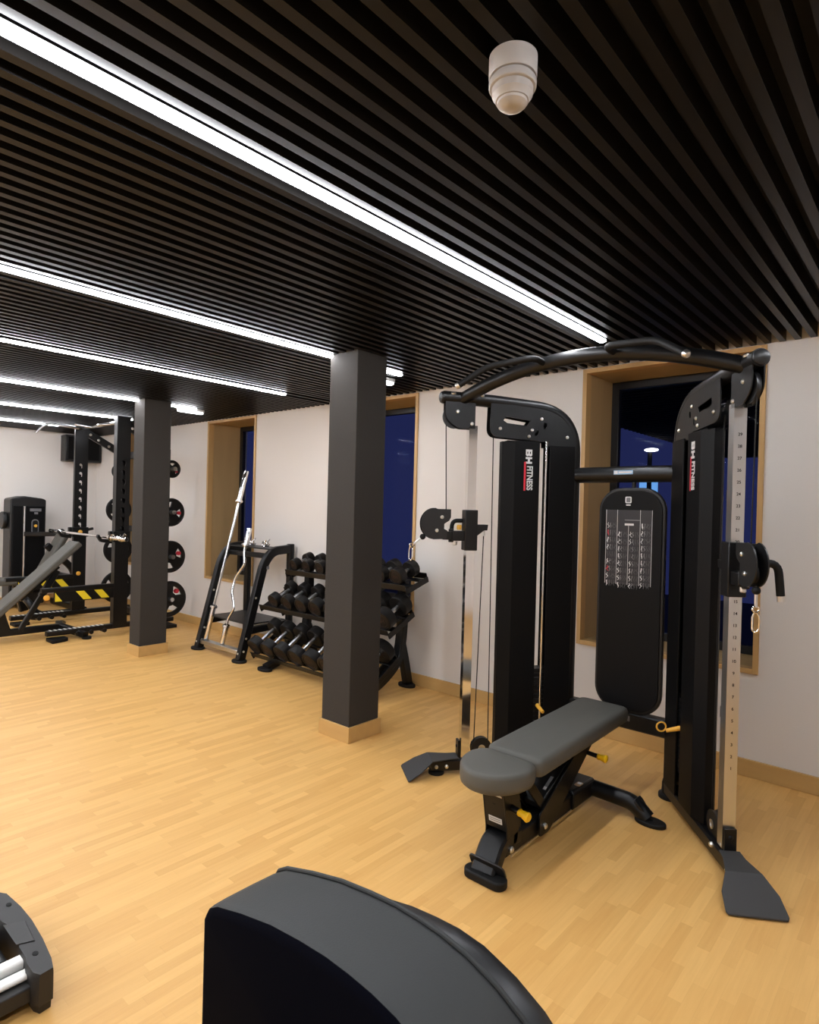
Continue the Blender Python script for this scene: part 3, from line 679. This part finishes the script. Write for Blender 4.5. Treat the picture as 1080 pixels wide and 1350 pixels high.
b = B(); b.cyl((-2.30, .60, .08), (-2.12, .60, .08), .022); b.build('end_roller', 'plastic', rl)
b = B(); b.bb(-2.47, -1.95, -.90, -.80, .0, .12); b.build('rear_cap', 'endcap', rl, bevel=.01)

# ------------------------------------------------------------ dumbbell rack
RX0, RX1 = -4.93, -3.17
dr_ = thing('dumbbell_rack', 'three-tier black dumbbell rack with curved legs against the window wall', 'dumbbell rack', (-4.05, 3.65, 0))
# tier: first x, step, front centre (y,z), back centre (y,z)
TIERS = [('bottom', -4.84, .203, (3.40, .195), (3.616, .335), .083, .100), ('middle', -4.71, .202, (3.50, .622), (3.686, .714), .068, .088), ('top', -4.574, .185, (3.62, .955), (3.772, 1.003), .056, .068)]
for nm, x0, st, f, bk, r0, r1 in TIERS:
    f3, b3 = V((0, *f)), V((0, *bk)); ax = (b3 - f3).normalized(); nn = V((0, -ax.z, ax.y)); off = r0 + .018
    b = B(); e0 = V((RX0 if nm != 'top' else -4.68, 0, 0)); e1 = V(({'bottom': -3.36, 'middle': -3.25, 'top': RX1}[nm], 0, 0))
    for p in (f3 + ax * .015, b3 - ax * .015):
        q = p - nn * off
        b.box((e0 + e1) / 2 + q, ((e1 - e0).length, .05, .012), (1, 0, 0), ax)
    lip = f3 - ax * .055 - nn * (off - .012); b.box((e0 + e1) / 2 + lip, ((e1 - e0).length, .008, .05), (1, 0, 0), ax)
    lip = b3 + ax * .055 - nn * (off - .012); b.box((e0 + e1) / 2 + lip, ((e1 - e0).length, .008, .05), (1, 0, 0), ax)
    m_ = (f3 + b3) / 2 - nn * (off + .018)
    L_ = (b3 - f3).length
    for e in (e0, e1, V((-4.60, 0, 0)), V((-3.44, 0, 0))): b.box(V((e.x, 0, 0)) + m_, (.012, L_ + .12, .045), (1, 0, 0), ax)
    b.build('rack_shelf', 'black', dr_, bevel=.002)
for xx in (-4.64, -3.42):
    b = B(); b.rtube([(xx, 3.84, .90), (xx, 3.84, .50), (xx, 3.80, .24), (xx, 3.60, .095), (xx, 3.36, .02)], .065, .085, bend=.16, n=8); b.build('rack_leg', 'black', dr_)
    b = B(); b.rtube([(xx, 3.83, .36), (xx, 3.88, .20), (xx, 3.925, .02)], .06, .08, bend=.12, n=8); b.build('rear_leg', 'black', dr_)
    for yy in (3.35, 3.915):
        b = B(); b.prism(circ(xx, yy, .085, 24, .055), (0, 0, .012), (1, 0, 0), (0, 1, 0), .024); b.build('rubber_foot', 'rubber', dr_, bevel=.005)
    b = B(); b.rtube([(xx, 3.84, .885), (xx, 3.68, .865)], .05, .03); b.rtube([(xx, 3.84, .60), (xx, 3.60, .54)], .05, .03); b.build('shelf_bracket', 'black', dr_)
def dumbbell(f, bk, r, x, label, dr0):
    f, bk = V((x, *f)), V((x, *bk)); ax = (bk - f).normalized(); up_ = V((0, -ax.z, ax.y)) * dr0; f += up_; bk += up_; L_ = (bk - f).length; mid = (f + bk) / 2; hw = .036 if r < .075 else .042
    t = thing('dumbbell', label, 'dumbbell', mid, 'dumbbells on the three-tier rack')
    for c_, d_ in ((f, -1), (bk, 1)):
        b = B(); a_ = ax * d_
        b.lathe([(r * .35, -hw), (r * .955, -hw), (r, -hw + .004), (r, hw - .005), (r * .955, hw), (r * .80, hw + .001), (r * .78, hw - .003), (0, hw - .003)], c_, a_, 26)
        if d_ < 0:
            b.mi = 1; uy = V((0, -ax.z, ax.y)) if True else 0; ux = V((1, 0, 0))
            b.text('BH', c_ + a_ * (hw - .0015), ux, uy, r * .55, .001); b.torus(c_ + a_ * (hw - .003), a_, r * .62, r * .018, 22, 5)
        b.build('weight_head', ['urethane', 'darkred'], t, smooth=24)
    b = B(); b.lathe([(.016, -L_ / 2), (.016, -.05), (.0185, -.02), (.0185, .02), (.016, .05), (.016, L_ / 2)], mid, ax, 16); b.build('handle', 'steel', t)
ORD = ['leftmost', 'second from left', 'third from left', 'fourth from left', 'fifth from left', 'sixth from left', 'seventh from left', 'rightmost']
for nm, x0, st, f, bk, r0, r1 in TIERS:
    for k in range(8):
        r = r0 + (r1 - r0) * k / 7
        f_, b_ = V((0, *f)), V((0, *bk))
        dumbbell(f, bk, r, x0 + st * k, 'black round-headed dumbbell, %s on the %s shelf of the rack' % (ORD[k], nm), r - r0)

# ------------------------------------------------------------ barbell storage stand
bs = thing('barbell_stand', 'black A-shaped stand with two shelves beside the dumbbell rack', 'barbell stand', (-5.42, 3.62, 0))
for xx in (-5.80, -5.05):
    b = B(); b.rtube([(xx, 3.36, .02), (xx, 3.60, .92), (xx, 3.70, 1.045), (xx, 3.91, 1.06)], .06, .085, bend=.16, n=8); b.build('curved_side_frame', 'black', bs)
    b = B(); b.tube([(xx, 3.925, .06), (xx, 3.925, 1.11)], .038, 18); b.build('rear_post', 'black', bs, bevel=.006)
    b = B(); b.rtube([(xx, 3.43, .285), (xx, 3.93, .31)], .05, .07); b.build('side_rail', 'black', bs)
    for yy, rr_ in ((3.35, .085), (3.925, .06)):
        b = B(); b.prism(circ(xx, yy, rr_, 22, rr_ * .75), (0, 0, .011), (1, 0, 0), (0, 1, 0), .022); b.build('rubber_foot', 'rubber', bs, bevel=.005)
    b = B(); sg = 1 if xx > -5.4 else 1
    for y_, z_ in ((3.375, .10), (3.40, .22), (3.50, .60)): b.bolt((xx + .031, y_, z_), (1, 0, 0), .011, .007)
    b.bolt((xx, 3.335, .08), (0, -1, 0), .011, .008); b.build('bolt', 'zinc', bs)
b = B(); b.bb(-5.80, -5.05, 3.355, 3.425, .06, .10); b.build('front_bar_tray', 'steel', bs, bevel=.004)
b = B(); b.bb(-5.77, -5.08, 3.46, 3.90, .33, .345); b.build('lower_shelf', 'plastic', bs, bevel=.003)
b = B(); b.bb(-5.77, -5.02, 3.67, 3.90, 1.055, 1.068); b.build('upper_shelf', 'plastic', bs, bevel=.003)
b = B(); b.rtube([(-5.8, 3.69, .99), (-5.05, 3.69, .99)], .05, .05); b.build('upper_crossbar', 'black', bs)
b = B(); b.prism(rrect(-.016, .016, -.016, .016, .004), (-5.018, 3.63, .885), (0, 1, .0), (0, 0, 1), .001); b.build('side_sticker', 'grey', bs)
# bars
def axis_pts(p, q, ds): return [V(p).lerp(V(q), d_) for d_ in ds]
def straight_bar(name, label, p, q, Ls=.36, r=.0145, rs=.026, group=None, wavy=False):
    p, q = V(p), V(q); L_ = (q - p).length; d_ = (q - p).normalized()
    t = thing(name, label, 'barbell', p, group)
    if wavy:
        sd = V((1, 0, 0)); m = (p + q) / 2; ps = [p + d_ * Ls]
        for a_, o_ in ((-.27, 0), (-.18, .065), (-.06, -.045), (.06, -.045), (.18, .065), (.27, 0)): ps.append(m + d_ * a_ * 1.25 + sd * o_)
        ps.append(q - d_ * Ls); b = B(); b.tube(ps, r, 12, bend=.05)
    else: b = B(); b.cyl(p + d_ * (Ls - .02), q - d_ * (Ls - .02), r, seg=14)
    b.build('bar_shaft', 'chrome', t)
    for a_, s_ in ((p, d_), (q, -d_)):
        b = B(); b.lathe([(rs * .9, 0), (rs, .006), (rs, Ls - .04)], a_, s_, 18); sl_ = b.build('sleeve', 'chrome', t)
        b = B(); b.lathe([(rs, Ls - .04), (rs + .014, Ls - .036), (rs + .014, Ls - .016), (rs * .8, Ls)], a_, s_, 18); b.build('sleeve_collar', 'chrome', sl_)
    return t
straight_bar('barbell', 'long chrome barbell leaning upright in the stand', (-5.735, 3.40, .105), (-5.70, 3.815, 1.86), .36)
straight_bar('curl_bar', 'short wavy chrome curl bar leaning in the stand, right of the long bar', (-5.43, 3.40, .105), (-5.43, 3.69, 1.255), .20, .0135, .026, wavy=True)
for k, (x_, y_, l_) in enumerate(((-5.52, 3.78, 'chrome spring collar on the upper stand shelf, left of the curl bar tip'), (-5.30, 3.80, 'chrome spring collar on the upper stand shelf, right of the curl bar tip'))):
    b = B(); pts = [(x_ + .027 * math.cos(a_), y_ - .03 + .06 * a_ / 25.1, 1.10 + .027 * math.sin(a_)) for a_ in [25.1 * i / 60 for i in range(61)]]; b.tube(pts, .0045, 7); b.tube([(x_ + .03, y_ - .03, 1.10), (x_ + .05, y_ - .03, 1.145)], .006, 8); b.tube([(x_ - .0, y_ + .03, 1.125), (x_ + .03, y_ + .03, 1.15)], .006, 8)
    tag(b.build('spring_collar', 'chrome'), l_, 'bar collar', 'spring collars on the stand')

# ------------------------------------------------------------ half rack
hr = thing('half_rack', 'tall black half rack with keyhole uprights and yellow striped safety arms', 'squat rack', (-7.65, 3.1, 0))
UX = (-7.12, -8.30); UY = 3.11; RY = 3.64; UT = 2.46
def upright(x, y, z0, z1, wx, wy, holes, hz0, hz1, name, hx=True):
    """square post: its wide +-X plates carry keyholes, seen right through"""
    b = B(); hs = []
    if holes:
        k = 0; z = hz0
        while z < hz1:
            hs.append([(y + .004 + a * 1.45, z + c * 1.25) for a, c in [(.016, -.004), (.011, .010), (-.002, .016), (-.016, .010), (-.020, -.002), (-.013, -.012), (-.003, -.014), (-.003, -.034), (.008, -.038), (.014, -.03)]]); z += .107
    out = [(y - wy / 2, z0), (y + wy / 2, z0), (y + wy / 2, z1), (y - wy / 2, z1)]
    for sx in (-1, 1): b.prism(out, (x + sx * (wx / 2 - .002), 0, 0), (0, 1, 0), (0, 0, 1), .004, hs)
    for sy in (-1, 1): b.bb(x - wx / 2, x + wx / 2, y + sy * wy / 2 - .002, y + sy * wy / 2 + .002, z0, z1)
    b.bb(x - wx / 2, x + wx / 2, y - wy / 2, y + wy / 2, z1, z1 + .008)
    return b.build(name, 'black', hr)
for i, x in enumerate(UX):
    upright(x, UY, .06, UT, (.085, .045)[i], .15, True, 1.20, 2.02, 'front_upright')
    b = B(); b.rtube([(x, RY, .03), (x, RY, 2.14 if i == 0 else 2.2)], .075, .075); b.build('rear_upright', 'black', hr)
    b = B(); b.rtube([(x, 2.36, .085), (x, RY + .12, .085)], .075, .055); bm_ = b.build('base_beam', 'black', hr, bevel=.004)
    b = B()
    for k in range(12): b.box((x, 2.40 + k * .048, .1135), (.060, .02, .003), (1, 0, 0), (0, 1, 0))
    b.build('grip_strip', 'rail', bm_)
    b = B(); b.prism(rpoly([(-.05, -.07), (.16, -.07), (.10, .11), (-.02, .11)], .03), (x, 2.44, .018), (1, 0, 0), (0, 1, 0), .036)
    b.bb(x - .09, x + .16, RY - .04, RY + .1, 0, .04); b.build('rubber_foot', 'rubber', hr, bevel=.006)
    b = B()
    for y_ in (2.66, 2.80, 2.94): b.cyl((x - .04, y_, .055), (x + .055, y_, .055), .024); 
    b.build('band_peg', 'black', hr, bevel=.004)
    b = B(); b.rtube([(x, UY + .03, 2.38), (x, RY, 2.12)], .05, .09); b.build('top_brace', 'black', hr)
    # safety arm with hazard stripes
    b = B(); b.rtube([(x + .01, 2.30, .545), (x + .01, UY - .07, .545)], .06, .05); b.bb(x + .02, x + .03, 2.42, UY - .07, .41, .53); sf_ = b.build('safety_arm', 'black', hr, bevel=.003)
    b = B()
    for y0 in (2.47, 2.68, 2.87):
        b.prism([(y0 - .045, .515), (y0 + .04, .515), (y0 + .12, .42), (y0 + .035, .42)] if y0 > 2.5 else [(2.43, .515), (2.50, .42), (2.43, .42)], (x + .0315, 0, 0), (0, 1, 0), (0, 0, 1), .003)
    b.build('hazard_stripe', 'stripe', sf_)
    b = B(); (i == 0 and b.bolt((x + .04, 2.345, .47), (1, 0, 0), .030, .012)); (i == 1 and (b.bolt((x + .025, UY - .01, .575), (1, 0, 0), .026, .012), b.bolt((x + .056, UY - .01, 1.10), (1, 0, 0), .026, .012))); b.build('lock_pin', 'amber', hr)
    # j hook
    b = B(); b.bb(x - .055, x + .055, UY - .10, UY + .09, 1.04, 1.16); b.prism(rpoly([(UY - .10, 1.16), (UY - .10, 1.02), (UY - .22, 1.04), (UY - .26, 1.10), (UY - .245, 1.13), (UY - .21, 1.075), (UY - .13, 1.07), (UY - .13, 1.16)], .01), (x, 0, 0), (0, 1, 0), (0, 0, 1), .05); b.build('bar_hook', 'black', hr, bevel=.003)
    b = B()
    for z_ in (1.90, 1.385, .855, .35): sg = 1 if i == 0 else -1; b.lathe([(.025, 0), (.025, .04), (.045, .042), (.045, .052), (.025, .054), (.025, .22)], (x, RY, z_), (sg, 0, 0), 18)
    b.build('storage_peg', 'steel', hr)
b = B(); b.rtube([(UX[0], RY, .085), (UX[1], RY, .085)], .07, .07); b.rtube([(UX[0], RY, 1.15), (UX[1], RY, 1.15)], .07, .07); b.rtube([(UX[0], RY, 2.10), (UX[1], RY, 2.10)], .07, .09); b.build('cross_member', 'black', hr)
b = B(); b.tube([(UX[0], UY, 2.41), (UX[1], UY, 2.41)], .02, 14); b.build('pull_up_bar', 'steel', hr)
b = B(); b.tube([(-7.25, UY, 2.40), (-7.35, UY - .20, 2.36), (-7.45, UY, 2.40)], .014, 10, bend=.04); b.tube([(-7.95, UY, 2.40), (-8.0, UY - .20, 2.42), (-8.12, UY, 2.42)], .014, 10, bend=.04)
b.tube([(-8.25, UY - .05, 2.40), (-8.28, UY - .42, 2.43), (-8.30, UY - .52, 2.30)], .014, 10, bend=.08); b.build('angled_grip', 'steel', hr)
b = B()
for x_ in UX:
    for y_, z_ in ((UY + .1, 2.34), (UY + .2, 2.28), (UY + .33, 2.21)): b.bolt((x_ + .026, y_, z_), (1, 0, 0), .017, .01)
b.build('bolt', 'zinc', hr)
bt = straight_bar('barbell', 'chrome barbell resting on the hooks of the half rack', (-8.72, 2.915, 1.10), (-6.52, 2.915, 1.10), .40, .014, .025)
b = B(); x_ = -6.66; b.tube([(x_ + .012 * i / 12, 2.915 + .03 * math.cos(i), 1.10 + .03 * math.sin(i)) for i in range(26)], .0045, 6); b.tube([(x_ + .02, 2.93, 1.13), (x_ + .06, 2.93, 1.16), (x_ + .09, 2.93, 1.14)], .005, 6)
tag(b.build('spring_collar', 'chrome'), 'chrome spring collar clipped on the barbell end in the half rack', 'bar collar')
# weight plates
def tri_hole(y, z, r0, r1, a0, da):
    o = []
    for k in range(6): a = a0 - da + 2 * da * k / 5; o.append((y + r1 * math.cos(a), z + r1 * math.sin(a)))
    for k in range(4): a = a0 + da * .55 - 1.1 * da * k / 3; o.append((y + r0 * math.cos(a), z + r0 * math.sin(a)))
    return o
PN = ['top', 'second', 'third', 'lowest']
for i, x in enumerate(UX):
    sg = 1 if i == 0 else -1
    for k, (z_, R_) in enumerate(((1.90, .10), (1.385, .163), (.855, .185), (.35, .208))):
        xx = x + sg * (.14, .10)[i]; zc = z_ - .0
        t = thing('weight_plate', '%s black weight plate on the %s peg, %s side of the half rack' % (['small', 'medium', 'large', 'largest'][k], PN[k], ['right-hand', 'left-hand'][i]), 'weight plate', (xx, RY, zc), 'weight plates stored on the half rack')
        hl = [tri_hole(RY, zc, R_ * .40, R_ * .76, math.radians(90 + 120 * j + 25 * k), .50) for j in range(3)] + [circ(RY, zc, .0265, 16)]
        b = B(); b.prism(circ(RY, zc, R_, 48), (xx, 0, 0), (0, 1, 0), (0, 0, 1), .03, hl); pl_ = b.build('plate_body', 'urethane', t)
        b = B(); b.torus((xx, RY, zc), (1, 0, 0), R_ - .012, .019, 44, 8); b.build('plate_rim', 'urethane', t)
        b = B(); a = math.radians(-30 + 25 * k); ps = circ(RY + R_ * .60 * math.cos(a), zc + R_ * .60 * math.sin(a), R_ * .13, 14)
        b.prism(ps, (xx + .0165, 0, 0), (0, 1, 0), (0, 0, 1), .002); b.prism(ps, (xx - .0165, 0, 0), (0, 1, 0), (0, 0, 1), .002); b.build('red_emblem', 'red', pl_, label='round red emblem')

# ------------------------------------------------------------ incline bench in the rack
ib = thing('incline_bench', 'grey padded bench set at an incline inside the half rack', 'bench', (-7.45, 2.4, 0))
p0, p1 = V((-7.45, 1.90, .265)), V((-7.45, 2.74, 1.04)); dv = (p1 - p0).normalized(); nv = V((0, -dv.z, dv.y))
b = B(); b.box((p0 + p1) / 2 - nv * .03, (.28, (p1 - p0).length, .065), (1, 0, 0), dv); b.build('back_pad', 'graphite', ib, bevel=.016, seg=3)
b = B(); b.prism(rrect(-7.60, -7.30, 1.42, 1.82, .07), (0, 0, .36), (1, 0, 0), (0, 1, 0), .07); b.build('seat_pad', 'graphite', ib, bevel=.016, seg=3)
b = B(); b.rtube([(-7.42, 1.45, .09), (-7.42, 2.62, .09)], .07, .07); b.build('main_beam', 'black', ib)
b = B(); b.rtube([(-7.80, 2.76, .04), (-7.70, 2.68, .08), (-7.42, 2.60, .09), (-7.20, 2.64, .08), (-7.02, 2.72, .04)], .07, .07, bend=.1); b.rtube([(-7.62, 1.45, .05), (-7.22, 1.45, .05)], .07, .07); b.build('stabiliser', 'black', ib)
b = B(); b.rtube([(-7.40, 2.20, .10), (-7.40, 2.52, .66)], .05, .05); b.rtube([(-7.40, 2.40, .45), (-7.40, 2.55, .72)], .065, .065); b.build('adjusting_strut', 'black', ib)
b = B(); b.rtube([(-7.42, 2.06, .10), (-7.42, 2.00, .30)], .09, .11); b.rtube([(-7.42, 1.55, .12), (-7.42, 1.6, .40)], .06, .08); b.build('upright_post', 'black', ib)
b = B(); b.box((p0 + p1) / 2 - nv * .08, (.18, .5, .03), (1, 0, 0), dv); b.build('pad_board', 'black', ib)
for x_ in (-7.80, -7.02):
    b = B(); b.prism(circ(x_, 2.73, .06, 18, .045), (0, 0, .012), (1, 0, 0), (0, 1, 0), .024); b.build('rubber_foot', 'rubber', ib)

# ------------------------------------------------------------ selectorised machine by the left wall
sm = thing('chest_press_machine', 'black selector weight machine standing by the left wall', 'exercise machine', (-9.3, 2.95, 0))
b = B(); b.prism(rpoly([(2.70, .04), (3.14, .04), (3.14, 1.49), (3.10, 1.51), (2.86, 1.54), (2.70, 1.50)], .03), (-9.72, 0, 0), (0, 1, 0), (0, 0, 1), .30); b.build('weight_housing', 'plastic', sm, bevel=.015)
b = B(); b.bb(-9.565, -9.55, 2.73, 2.84, .05, 1.40); b.bb(-9.565, -9.55, 2.88, 3.12, .2, 1.40); b.build('housing_cover', 'shroud', sm, bevel=.004)
b = B(); b.cyl((-9.53, 2.86, .1), (-9.53, 2.86, 1.4), .012); b.build('guide_tube', 'steel', sm)
b = B(); b.prism(rrect(2.95, 3.04, 1.02, 1.22, .04), (-9.54, 0, 0), (0, 1, 0), (0, 0, 1), .008); sw_ = b.build('selector_window', 'grey', sm); b = B(); b.prism(rrect(2.962, 3.028, 1.034, 1.206, .03), (-9.534, 0, 0), (0, 1, 0), (0, 0, 1), .006); b.build('selector_recess', 'void', sw_)
B().lathe([(.018, 0), (.02, .02), (0, .025)], (-9.53, 2.995, 1.13), (1, 0, 0), 14).build('selector_knob', 'amber', sw_)
b = B(); b.bb(-9.548, -9.543, 2.93, 3.07, 1.33, 1.37); b.bb(-9.548, -9.543, 2.985, 3.03, 1.29, 1.32); b.build('housing_badge', 'grey', sm)
b = B(); b.cyl((-9.75, 2.69, 1.2), (-9.75, 2.64, 1.2), .12); b.build('pivot_cap', 'plastic', sm, bevel=.01)
b = B(); b.rtube([(-9.5, 2.86, 1.02), (-9.15, 3.18, 1.03), (-8.95, 3.3, 1.06)], .05, .06); b.rtube([(-8.95, 3.3, 1.06), (-8.75, 3.45, 1.12)], .035, .035); b.build('press_arm', 'black', sm)
b = B(); pa, pb = V((-8.92, 2.88, .52)), V((-8.92, 3.14, 1.04)); dd = (pb - pa).normalized()
b.box((pa + pb) / 2, (.30, (pb - pa).length, .08), (1, 0, 0), dd); b.build('back_pad', 'graphite', sm, bevel=.03, seg=3)
b = B(); b.prism(rrect(-9.12, -8.80, 2.35, 2.72, .06), (0, 0, .45), (1, 0, 0), (0, 1, 0), .08); b.build('seat_pad', 'graphite', sm, bevel=.02)
b = B(); b.rtube([(-8.95, 2.62, .40), (-8.95, 2.70, .06)], .10, .10); b.rtube([(-8.95, 2.95, .9), (-8.95, 3.3, .55), (-8.95, 3.3, .06)], .08, .08, bend=.1); b.rtube([(-9.72, 3.25, .42), (-8.7, 3.3, .42)], .09, .12); b.rtube([(-9.7, 3.3, .05), (-8.6, 3.3, .05)], .08, .08)
b.build('machine_frame', 'black', sm, bevel=.004)
b = B(); b.tube([(-9.55, 2.76, .28), (-8.9, 2.66, .26), (-8.62, 2.66, .2), (-8.60, 2.74, .05), (-8.55, 3.2, .05)], .04, 12, bend=.15); b.build('base_tube', 'black', sm)
b = B(); b.prism(circ(-8.58, 2.72, .09, 18, .06), (0, 0, .012), (1, 0, 0), (0, 1, 0), .024); b.build('rubber_foot', 'rubber', sm)

# wall unit
wu = thing('wall_unit', 'black box-shaped unit fixed high on the left wall, near the corner', 'wall unit', (WALL_L, 3.76, 2.3))
b = B(); b.bb(WALL_L, WALL_L + .20, 3.475, 3.985, 2.08, 2.47); b.build('unit_body', 'plastic', wu, bevel=.008)
b = B(); b.bb(WALL_L + .20, WALL_L + .212, 3.51, 3.95, 2.11, 2.44); b.build('unit_screen', 'shroud', wu)

# ------------------------------------------------------------ outside the windows
struct(B().bb(-30, 10, 4.56, 40, -3.6, -3.5).build('ground_outside', 'pavement'))
b = B(); b.bb(-3.52, 5, 4.60, 14, 2.72, 2.95)
for k in range(60): b.bb(-3.52, 5, 4.7 + k * .15, 4.72 + k * .15, 2.708, 2.72)
tag(b.build('soffit', 'canopy'), 'dark ribbed canopy outside, seen at the top of the right window', 'canopy')
t = thing('street_lamp', 'white glowing street lamp outside the right window', 'street lamp', (-3.66, 10, -3.5))
b = B(); b.cyl((-3.66, 10, -3.5), (-3.66, 10, 2.5), .05, .035); b.build('lamp_post', 'frame', t)
b = B(); b.sph((-3.62, 9.95, 2.54), .07, 1.6, 1, .4); b.build('lamp_head', 'lamp', t)
t = thing('lit_sign', 'pale blue lit sign board outside, below the street lamp', 'sign', (-4.0, 11, -3.5))
b = B(); b.bb(-4.20, -3.90, 11, 11.08, 1.05, 2.28); b.build('sign_board', 'sign', t)
b = B(); b.bb(-4.08, -4.02, 11.02, 11.07, -3.5, 1.05); b.build('sign_post', 'frame', t)
